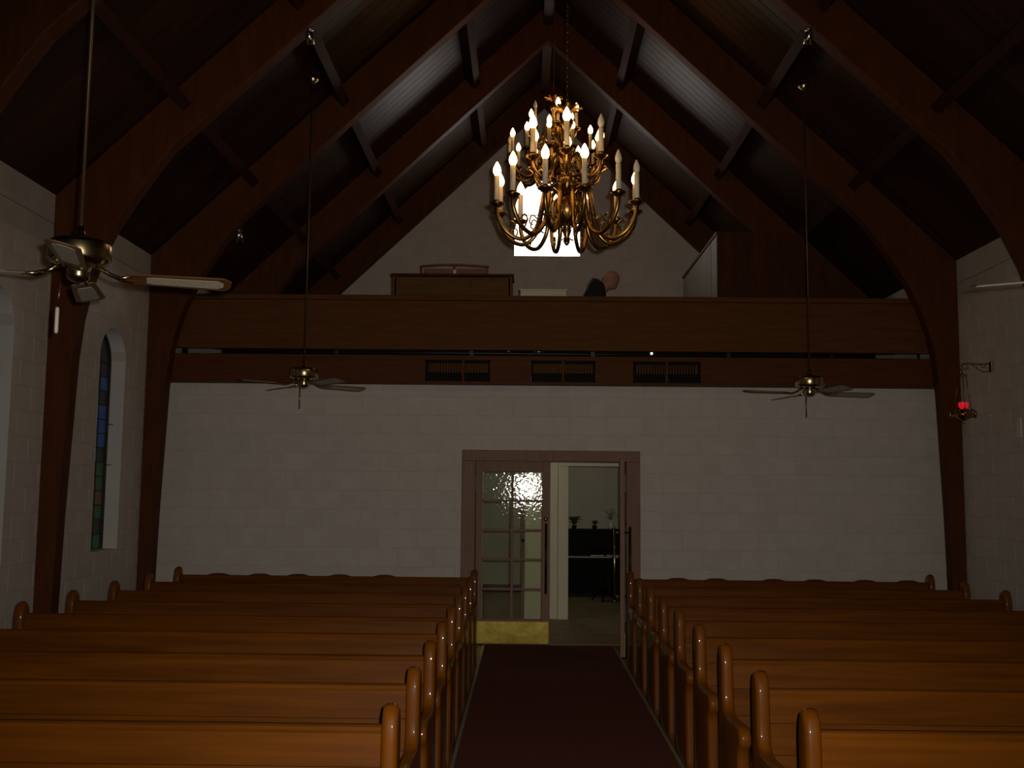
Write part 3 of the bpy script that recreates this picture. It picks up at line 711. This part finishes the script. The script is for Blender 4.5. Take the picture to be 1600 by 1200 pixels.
# ------------------------------------------------------------------ ceiling fans
def build_fan(loc, rz, label, roof_z, chain=True, fob=False):
    t = thing('ceiling_fan', loc, label, 'fan', 'ceiling fans', rz)
    MB().tube([(0, 0, .07), (0, 0, roof_z - loc[2])], .008, 8).build('down_rod', 'rod', t)
    MB().lathe([(.05, 0), (.06, -.03), (.02, -.06), (.014, -.08)], 16, (0, 0, roof_z - loc[2])).build('canopy', 'fanbrass', t)
    MB().lathe([(.014, .13), (.02, .10), (.024, .075), (.05, .066), (.115, .060), (.136, .050), (.139, .035), (.139, -.025), (.132, -.038), (.10, -.048), (.06, -.052)], 32).build('motor_housing', 'fanbrass', t)
    MB().lathe([(.05, -.052), (.052, -.06), (.052, -.105), (.046, -.118), (.03, -.128), (.008, -.132)], 24).build('switch_housing', 'fanbrass', t)
    me_i = MB()
    me_i.tube([(.075, 0, -.05), (.13, 0, -.085), (.18, -.02, -.104), (.235, -.035, -.096)], [.012, .010, .008, .006], 8)
    me_i.tube([(.13, 0, -.085), (.18, .02, -.104), (.235, .035, -.110)], [.010, .008, .006], 8)
    me_i = me_i.mesh('blade_iron')
    tilt = Matrix.Translation((.44, 0, -.10)) @ Matrix.Rotation(math.radians(-12), 4, 'X')
    w0, w1, L = .055, .072, .235
    prof = [(-L, -w0 + .012), (-L + .012, -w0), (L - .035, -w1), (L - .008, -w1 + .022), (L, -.03), (L, .03), (L - .008, w1 - .022), (L - .035, w1), (-L + .012, w0), (-L, w0 - .012)]
    b = MB().prism(prof, -.0035, .0035, 'z', .001); b.v = [tuple(tilt @ Vector(p)) for p in b.v]; me_b = b.mesh('blade')
    ip = [(-L + .09, -.030), (-L + .12, -.038), (L - .06, -.045), (L - .035, -.02), (L - .035, .02), (L - .06, .045), (-L + .12, .038), (-L + .09, .030)]
    c = MB().prism(ip, -.0048, .0048, 'z'); c.v = [tuple(tilt @ Vector(p)) for p in c.v]; me_c = c.mesh('cane_inset')
    for k in range(4):
        link('blade_iron', me_i, 'fanbrass', t, (0, 0, 0), (0, 0, k * PI / 2))
        bl = link('blade', me_b, 'blade', t, (0, 0, 0), (0, 0, k * PI / 2)); link('cane_inset', me_c, 'cane', bl)
    ch = MB(); x0 = -.035 * math.cos(rz) ; y0 = .035 * math.sin(rz)
    if fob:
        ch.tube([(x0 - .04, y0, -.10), (x0 - .05, y0, -.255)], .0016, 5); c_ = ch.build('pull_chain', 'fanbrass', t)
        MB().tube([(x0 - .05, y0, -.25), (x0 - .05, y0, -.255), (x0 - .05, y0, -.36), (x0 - .05, y0, -.37)], [.006, .009, .009, .006], 8).build('pull_handle', 'white', t)
    else:
        ch.tube([(x0, y0, -.12), (x0, y0, -.33)], .004, 5); ch.build('pull_chain', 'fanbrass', t)
    return t
roofz = lambda x: deck_z(x) - 0.20
build_fan((-2.32, 4.65, 2.705), math.radians(18), 'large brass ceiling fan at the left edge, white pull handle, nearest the camera', roofz(2.32), fob=True)
build_fan((2.47, 4.65, 2.75), math.radians(-30), 'ceiling fan at the right edge with only one blade tip in view', roofz(2.47))
build_fan((-2.40, 9.9, 2.73), math.radians(41), 'distant brass ceiling fan on the left before the vent beam', roofz(2.4))
build_fan((2.45, 9.9, 2.69), math.radians(14), 'distant brass ceiling fan on the right before the vent beam', roofz(2.45))

# ------------------------------------------------------------------ chandeliers
def chandelier(loc, label, rz, off_lo, off_up, top_z):
    t = thing('chandelier', loc, label, 'chandelier', 'candle chandeliers', rz)
    # origin: centre of the lower tier at drip pan height
    col = MB().lathe([(.001, -.27), (.012, -.262), (.022, -.245), (.012, -.228), (.020, -.20), (.034, -.16), (.026, -.13), (.05, -.10), (.085, -.05), (.095, .0), (.085, .05), (.05, .09), (.028, .12), (.024, .17), (.05, .20), (.055, .23), (.03, .26),
                      (.02, .30), (.035, .33), (.055, .37), (.04, .41), (.02, .45), (.016, .56), (.035, .60), (.045, .64), (.02, .68), (.012, .74)], 20)
    col.build('central_column', 'brass', t)
    # leaf whorls
    def whorl(name, z, r0, r1, dz, n, w, ph=0):
        mb = MB()
        for k in range(n):
            a = 2 * PI * k / n + ph; c, s = math.cos(a), math.sin(a)
            def p(r, lat, zz): return (r * c - lat * s, r * s + lat * c, zz)
            pts = [p(r0, -w * .4, z), p(r0, w * .4, z), p((r0 + r1) / 2, w, z + dz * .7), p(r1, w * .3, z + dz), p(r1 + .012, 0, z + dz * .75), p(r1, -w * .3, z + dz), p((r0 + r1) / 2, -w, z + dz * .7), p((r0 + r1) / 2, 0, z + dz * .55)]
            mb.add(pts, [(0, 1, 7), (1, 2, 7), (2, 3, 7), (3, 4, 7), (4, 5, 7), (5, 6, 7), (6, 0, 7)])
            mb.add([(q[0], q[1], q[2] - .004) for q in pts], [(7, 1, 0), (7, 2, 1), (7, 3, 2), (7, 4, 3), (7, 5, 4), (7, 6, 5), (7, 0, 6)])
        mb.build(name, 'brass', t)
    whorl('crown_leaf_ring', .70, .02, .10, .045, 8, .022); whorl('leaf_ring', .36, .05, .11, .03, 8, .02); whorl('leaf_ring', .20, .045, .10, -.03, 10, .016, .2); whorl('leaf_ring', -.20, .015, .04, -.03, 6, .012)
    # pierced scroll cage round the orb
    cg = MB()
    for k in range(10):
        a = 2 * PI * k / 10
        for sg in (-1, 1):
            cg.tube([(.112 * math.sin(th) * math.cos(a + sg * .35 * math.cos(th)), .112 * math.sin(th) * math.sin(a + sg * .35 * math.cos(th)), -.02 + .12 * math.cos(th)) for th in [0.35 + 2.4 * i / 8 for i in range(9)]], .0055, 5)
    cg.build('scroll_cage', 'brass', t)
    # arms (built once per tier, copied)
    R1, R2, H2 = .505, .275, .335
    def bez(pts, n=7):
        out = []
        P_ = [Vector(p) for p in pts]
        for i in range(len(P_) - 1):
            p0 = P_[max(i - 1, 0)]; p1 = P_[i]; p2 = P_[i + 1]; p3 = P_[min(i + 2, len(P_) - 1)]
            for k in range(n):
                u = k / n
                out.append(.5 * ((2 * p1) + (p2 - p0) * u + (2 * p0 - 5 * p1 + 4 * p2 - p3) * u * u + (3 * p1 - 3 * p2 + p3 - p0) * u ** 3))
        return out + [P_[-1]]
    a1 = MB().tube(bez([(.05, 0, .10), (.10, 0, .15), (.16, 0, .12), (.185, 0, 0), (.22, 0, -.15), (.31, 0, -.235), (.42, 0, -.20), (.49, 0, -.10), (R1, 0, -.02)], 4), .0155, 8)
    a1.tube(bez([(.20, 0, -.10), (.25, 0, -.06), (.27, 0, -.11), (.245, 0, -.13)], 4), .006, 6)
    a1.tube(bez([(.40, 0, -.205), (.37, 0, -.14), (.40, 0, -.11), (.42, 0, -.14)], 4), .006, 6)
    a1 = a1.mesh('arm')
    a2 = MB().tube(bez([(.03, 0, H2 - .02), (.07, 0, H2 + .06), (.11, 0, H2 + .02), (.13, 0, H2 - .07), (.19, 0, H2 - .13), (.25, 0, H2 - .09), (R2, 0, H2 - .015)], 4), .013, 8)
    a2.tube(bez([(.15, 0, H2 - .10), (.13, 0, H2 - .16), (.165, 0, H2 - .17), (.17, 0, H2 - .14)], 4), .006, 6)
    a2 = a2.mesh('arm')
    pan = MB().lathe([(.010, -.03), (.018, -.018), (.036, -.008), (.052, .006), (.054, .012), (.03, .008), (.022, .016), (.024, .03), (.018, .03)], 12)
    for k in range(8):
        a = 2 * PI * k / 8; pan.add([(.046 * math.cos(a - .2), .046 * math.sin(a - .2), .004), (.046 * math.cos(a + .2), .046 * math.sin(a + .2), .004), (.064 * math.cos(a), .064 * math.sin(a), -.012)], [(0, 1, 2)])
    pan = pan.mesh('drip_pan')
    can = MB().lathe([(.0185, .02), (.0185, .205), (.014, .208)], 12).mesh('candle_sleeve')
    blb = [(.010, .205), (.019, .215), (.027, .232), (.029, .245), (.025, .265), (.016, .285), (.007, .302), (.001, .310)]
    on = MB().lathe(blb, 12).mesh('bulb'); on.materials.append(M['bulb'])
    of = MB().lathe([(r * .85, z) for r, z in blb], 12).mesh('bulb'); of.materials.append(M['bulb_off'])
    for n, R_, z, ar, ph, off in ((12, R1, 0, a1, -109, off_lo), (6, R2, H2, a2, -93, off_up)):
        for k in range(n):
            a = math.radians(ph + 360 * k / n)
            arm = link('arm', ar, 'brass', t, (0, 0, 0), (0, 0, a))
            link('drip_pan', pan, 'brass', arm, (R_, 0, z))
            link('candle_sleeve', can, 'candle', arm, (R_, 0, z))
            link('bulb', of if k in off else on, None, arm, (R_, 0, z))
    # chain
    lnk = MB(); rr = .013
    ring = [(rr * .6 * math.cos(2 * PI * i / 10), 0, rr * 1.5 * math.sin(2 * PI * i / 10)) for i in range(11)]
    lnk.tube(ring, .003, 5, cap=False); me_l = lnk.mesh('chain_link')
    z = .75; k = 0
    while z < top_z - loc[2] - .03:
        link('chain_link', me_l, 'brass', t, (0, 0, z), (0, 0, (k % 2) * PI / 2)); z += .033; k += 1
    MB().lathe([(.008, -.05), (.02, -.04), (.06, -.015), (.065, 0)], 16, (0, 0, top_z - loc[2])).build('ceiling_canopy', 'brass', t)
    return t
chandelier((0.015, 7.2, 3.635), 'large brass candle chandelier hanging low in front of the gable window', 0, (2, 3), (1,), ZD - .10)
chandelier((0.03, 11.55, 5.40), 'brass candle chandelier higher and farther back, behind the large one', math.radians(12), (9,), (5,), ZD - .31)

# ------------------------------------------------------------------ small roof fittings
def spot_fixture(loc, label, rx):
    t = thing('spot_fixture', loc, label, 'spotlight', 'small roof spotlights')
    MB().lathe([(.028, 0), (.03, -.012), (.012, -.018), (.009, -.05)], 14).build('mount', 'chrome', t)
    c = MB().lathe([(.018, .05), (.03, .04), (.034, 0), (.04, -.06), (.036, -.06), (.028, -.01)], 16).build('can', 'chrome', t)
    c.location = (0, -.01, -.075); c.rotation_euler = (rx, 0, 0)
for x, nm in ((-2.16, 'left'), (2.14, 'right')):
    spot_fixture((x, 8.60, ZA - SL * abs(x) - .03), 'small shiny spotlight under the timber arch high on the %s slope' % nm, math.radians(35))
spot_fixture((-3.36, 10.90, 4.40), 'small pale spotlight low on the left arch above the balcony end', math.radians(35))

# ------------------------------------------------------------------ sanctuary lamp on the right wall
LX, LY = 3.99, 10.1
t = thing('lamp_bracket', (WX, LY, 2.885), 'brass scroll bracket on the right wall holding the red sanctuary lamp', 'bracket')
bev(MB().box(-.018, 0, -.03, .03, -.055, .05).build('wall_plate', 'brass', t), .006)
mb = MB(); mb.tube([(-.01, 0, .03), (-.10, 0, .022), (-.22, 0, .028), (-.29, 0, .022), (-.305, 0, -.005), (-.295, 0, -.04)], .007, 8).build('arm', 'brass', t)
for pts in ([(-.02, 0, -.04), (-.06, 0, -.055), (-.11, 0, -.045), (-.15, 0, -.01), (-.19, 0, .015)], [(-.30, 0, .01), (-.26, 0, -.03), (-.23, 0, -.02), (-.235, 0, .0), (-.255, 0, -.002)], [(-.12, 0, .02), (-.09, 0, -.01), (-.06, 0, .0), (-.07, 0, .012)]):
    MB().tube(pts, .005, 6).build('scroll', 'brass', t)
t = thing('sanctuary_lamp', (LX, LY, 2.405), 'hanging brass sanctuary lamp with glowing red glass by the right wall', 'lamp')
MB().lathe([(.006, .42), (.01, .405), (.045, .395), (.048, .388), (.02, .384)], 16).build('cap', 'brass', t)
MB().tube([(0, 0, .41), (0, 0, .44)], .004, 6).build('hook', 'brass', t)
for k in range(3):
    a = 2 * PI * k / 3 + .25; c, s = math.cos(a), math.sin(a)
    MB().tube([(.042 * c, .042 * s, .39), (.06 * c, .06 * s, .25), (.088 * c, .088 * s, .06)], .0028, 6).build('chain', 'brass', t)
    mb = MB(); mb.tube([(.06 * c, .06 * s, .01), (.095 * c, .095 * s, .06), (.135 * c, .135 * s, .04), (.13 * c, .13 * s, -.015), (.10 * c, .10 * s, -.01), (.10 * c, .10 * s, .025)], .013, 7).build('scroll_handle', 'brass', t)
MB().lathe([(.001, -.085), (.012, -.078), (.016, -.062), (.010, -.05), (.035, -.044), (.075, -.018), (.086, .012), (.078, .032), (.05, .048), (.055, .058), (.03, .060)], 20).build('bowl', 'brass', t)
MB().lathe([(.024, .060), (.030, .070), (.042, .082), (.046, .105), (.044, .122), (.046, .128), (.036, .128)], 18).build('red_glass', 'redglass', t)
MB().lathe([(.009, .055), (.010, .09), (.006, .094)], 10).build('wick_holder', 'candle', t)
pl = thing('switch_plate', (WX, 9.58, 2.26), 'pale rectangular plate on the right wall beyond the sanctuary lamp', 'plate')
bev(MB().box(-.012, 0, -.04, .04, -.09, .09).build('plate', 'white', pl), .004)
for z in (-.06, .06): MB().box(-.015, -.012, -.006, .006, z - .006, z + .006).build('screw', 'chrome', pl)

# ------------------------------------------------------------------ balcony furniture
og = thing('organ_console', (-1.11, 11.62, 3.0), 'brown wooden organ console standing behind the balcony rail', 'organ')
bev(MB().box(-.66, .66, 0, .05, 0, 1.05).build('back_panel', 'organ', og), .004)
for s in (-1, 1): bev(MB().box(s * .66 - .025, s * .66 + .025, 0, .55, 0, 1.06).build('side_panel', 'organ', og), .006)
bev(MB().box(-.70, .70, -.015, .40, 1.06, 1.088).build('top_board', 'closetwood', og), .006)
for k in range(3): MB().box(-.62 + k * .42, -.62 + k * .42 + .38, -.006, 0.0, .15, 1.0).build('inset_panel', 'organ', og)
MB().box(-.60, .60, .25, .55, .70, .74).build('key_desk', 'organ', og)
lc = thing('low_cabinet', (-1.14, 12.4, 3.0), 'low reddish cabinet with thin bowed top behind the organ console', 'cabinet')
bev(MB().box(-.36, .40, 0, .35, 0, 1.315).build('body', 'redwood', lc), .006)
MB().tube([(-.42, 0, 1.340), (-.2, 0, 1.362), (.05, 0, 1.366), (.25, 0, 1.356), (.42, 0, 1.342)], .012, 8).build('bowed_rail', 'redwood', lc)
for x in (-.40, 0.0, .40): MB().tube([(x, 0, 1.30 if abs(x) < .1 else 1.0), (x, 0, 1.35)], .010, 8).build('rail_post', 'redwood', lc)
bev(MB().box(-.018, .018, -.02, 0, 1.225, 1.30).build('latch', 'cream', lc), .004)
lg = thing('music_chest', (-0.07, 11.9, 3.0), 'low pale cream chest whose top just shows over the rail', 'chest')
bev(MB().box(-.265, .265, -.14, .14, 0, .925).build('body', 'cream', lg), .004)
bev(MB().box(-.275, .275, -.15, .15, .925, .945).build('lid', 'cream', lg), .004)
# stair closet on the right of the balcony
cl = thing('stair_closet', (2.12, 12.7, 3.0), 'dark wooden closet on the balcony with pale grey side panels', 'closet')
zt = 1.865; CDP = 2.75
xr = WX - 2.12 - .02
zr = lambda x: deck_z(2.12 + x) - 3.0 - .36
poly = [(0, 0), (xr, 0), (xr, max(.05, zr(xr))), ((ZD - .36 - 3 - zt) / SL - 2.12, zt), (0, zt)]
MB().prism(poly, 0, .04, 'y').build('front_panel', 'closetwood', cl)
MB().box(-.02, .03, -.012, .02, 0, zt).build('corner_post', 'closetwood', cl)
bev(MB().box(-.015, 0.02, .03, .42, 0, zt - .03).build('side_panel', 'closetside', cl), .003)
bev(MB().box(-.015, 0.02, .46, CDP, 0, zt - .03).build('side_panel', 'closetside', cl), .003)
MB().box(-.008, 0.02, .42, .46, 0, zt - .03).build('dark_joint', 'closetwood', cl)
bev(MB().box(-.03, .05, -.02, CDP, zt - .03, zt + .01).build('top_moulding', 'closetwood', cl), .004)
for k in range(1, 5): MB().box(k * .32 - .012, k * .32 + .012, -.008, 0, 0, min(zt, zr(k * .32)) - .05).build('batten', 'closetwood', cl)

# ------------------------------------------------------------------ person on the balcony
HEAD = Vector((0.735, 12.2, 4.145))
pr = thing('person', (0.42, 12.2, 3.0), 'bald person in a dark jacket bent forward behind the balcony rail', 'person')
def skin_mesh(name, verts, edges, radii, root=0, sub=2):
    me = bpy.data.meshes.new(name); me.from_pydata(verts, edges, [])
    o = bpy.data.objects.new(name, me); COL.objects.link(o)
    sk = o.modifiers.new('skin', 'SKIN'); sk.use_smooth_shade = True
    for i, r in enumerate(radii):
        v = me.skin_vertices[0].data[i]; v.radius = r if isinstance(r, tuple) else (r, r); v.use_root = (i == root)
    sb = o.modifiers.new('sub', 'SUBSURF'); sb.levels = sub; sb.render_levels = sub
    dg = bpy.context.evaluated_depsgraph_get(); dg.update()
    me2 = bpy.data.meshes.new_from_object(o.evaluated_get(dg)); bpy.data.objects.remove(o)
    me2.name = name; me2.polygons.foreach_set('use_smooth', [True] * len(me2.polygons)); return me2
# local coordinates: seated facing +x, feet on the balcony floor (z=0)
hip = (0, 0, .50); waist = (.03, 0, .66); chest = (.10, 0, .90); neckb = (.20, 0, 1.02); neck = (.255, 0, 1.055); skull = (.30, 0, 1.11)
V = [hip, waist, chest, neckb, neck, skull]; E = [(0, 1), (1, 2), (2, 3), (3, 4), (4, 5)]; Rr = [(.15, .13), (.15, .12), (.17, .12), (.09, .07), .055, .06]
for s in (-1, 1):
    b = len(V)
    V += [(.14, s * .19, .975), (.22, s * .25, .72), (.44, s * .17, .70), (.50, s * .15, .70)]
    E += [(2, b), (b, b + 1), (b + 1, b + 2), (b + 2, b + 3)]; Rr += [.065, .048, .036, .03]
    c = len(V)
    V += [(.05, s * .10, .49), (.44, s * .12, .50), (.43, s * .12, .10), (.56, s * .12, .05)]
    E += [(0, c), (c, c + 1), (c + 1, c + 2), (c + 2, c + 3)]; Rr += [.095, .062, .045, .038]
    # hands: palm, four fingers and a thumb
    p = len(V); V += [(.57, s * .14, .69)]; E += [(b + 3, p)]; Rr += [(.036, .016)]
    for k in range(4):
        q = len(V); y0 = s * (.14 + (k - 1.5) * .021); ln = (.058, .068, .064, .05)[k]
        V += [(.60, y0, .688), (.60 + ln * .6, y0, .678), (.60 + ln, y0, .655)]; E += [(p, q), (q, q + 1), (q + 1, q + 2)]; Rr += [.0095, .0088, .0078]
    q = len(V); V += [(.565, s * .095, .685), (.595, s * .08, .675)]; E += [(p, q), (q, q + 1)]; Rr += [.010, .0085]
body = skin_mesh('body', V, E, Rr)
# head: a shaped sphere, bowed forward
bm = bmesh.new(); bm.from_mesh(body)
hb = bmesh.ops.create_uvsphere(bm, u_segments=28, v_segments=20, radius=1.0)
pit = math.radians(48)   # head bowed
def face(p):
    x, y, z = p       # x forward, z up
    X, Y, Z = x * .098, y * .076, z * .118
    if z < -.1: X = X * (1 - .12 * (-z)) + .012 * (-z); Y *= 1 - .28 * min(1, -z)          # jaw
    if x > .2: 
        X += .026 * math.exp(-((y / .16) ** 2 + ((z + .12) / .20) ** 2))                     # nose
        X -= .010 * math.exp(-(((abs(y) - .36) / .16) ** 2 + ((z - .12) / .13) ** 2))        # eye sockets
        X += .008 * math.exp(-((y / .5) ** 2 + ((z - .30) / .10) ** 2))                      # brow
        X += .008 * math.exp(-((y / .25) ** 2 + ((z + .52) / .09) ** 2))                     # lips
        X += .010 * math.exp(-((y / .25) ** 2 + ((z + .85) / .14) ** 2))                     # chin
    if abs(y) > .75: Y += math.copysign(.022, y) * math.exp(-(((x + .08) / .2) ** 2 + (z / .27) ** 2))   # ears
    return Vector((X, Y, Z))
hc = HEAD - Vector(pr.location)
Rm = Matrix.Rotation(pit, 3, 'Y')
for v in hb['verts']:
    v.co = hc + Rm @ face(v.co)
for f in bm.faces: f.smooth = True
bm.to_mesh(body); bm.free()
link('body', body, 'skin', pr)
jv = [(-.01, 0, .47), (.03, 0, .68), (.10, 0, .96), (.165, 0, 1.07), (.225, 0, 1.09)]; je = [(0, 1), (1, 2), (2, 3), (3, 4)]; jr = [(.175, .15), (.17, .14), (.21, .18), (.15, .13), (.10, .085)]
for s in (-1, 1):
    b = len(jv); jv += [(.15, s * .19, 1.01), (.22, s * .25, .72), (.43, s * .175, .70)]; je += [(2, b), (b, b + 1), (b + 1, b + 2)]; jr += [.09, .064, .05]
link('jacket', skin_mesh('jacket', jv, je, jr), 'jacket', pr)
tv_ = [(0, 0, .49)]; te = []; trr = [(.17, .15)]
for s in (-1, 1):
    c = len(tv_); tv_ += [(.06, s * .10, .49), (.44, s * .12, .50), (.43, s * .12, .10)]; te += [(0, c), (c, c + 1), (c + 1, c + 2)]; trr += [.105, .076, .062]
link('trousers', skin_mesh('trousers', tv_, te, trr), 'trouser', pr)
for s in (-1, 1): bev(MB().prism([(.35, -.02), (.62, -.02), (.63, .03), (.52, .06), (.47, .10), (.37, .10)], s * .12 - .045, s * .12 + .045, 'y').build('shoe', 'black', pr), .015)
for o in kids(pr):
    if o.name.startswith('shoe'): o.location = (0, 0, .02)
bs = thing('bench', (0.40, 12.2, 3.0), 'plain wooden bench the bald person sits on, behind the rail', 'bench')
bev(MB().box(-.20, .20, -.45, .45, .285, .32).build('seat', 'organ', bs), .006)
for a in (-.15, .15):
    for b in (-.38, .38): MB().box(a - .02, a + .02, b - .02, b + .02, 0, .285).build('leg', 'organ', bs)
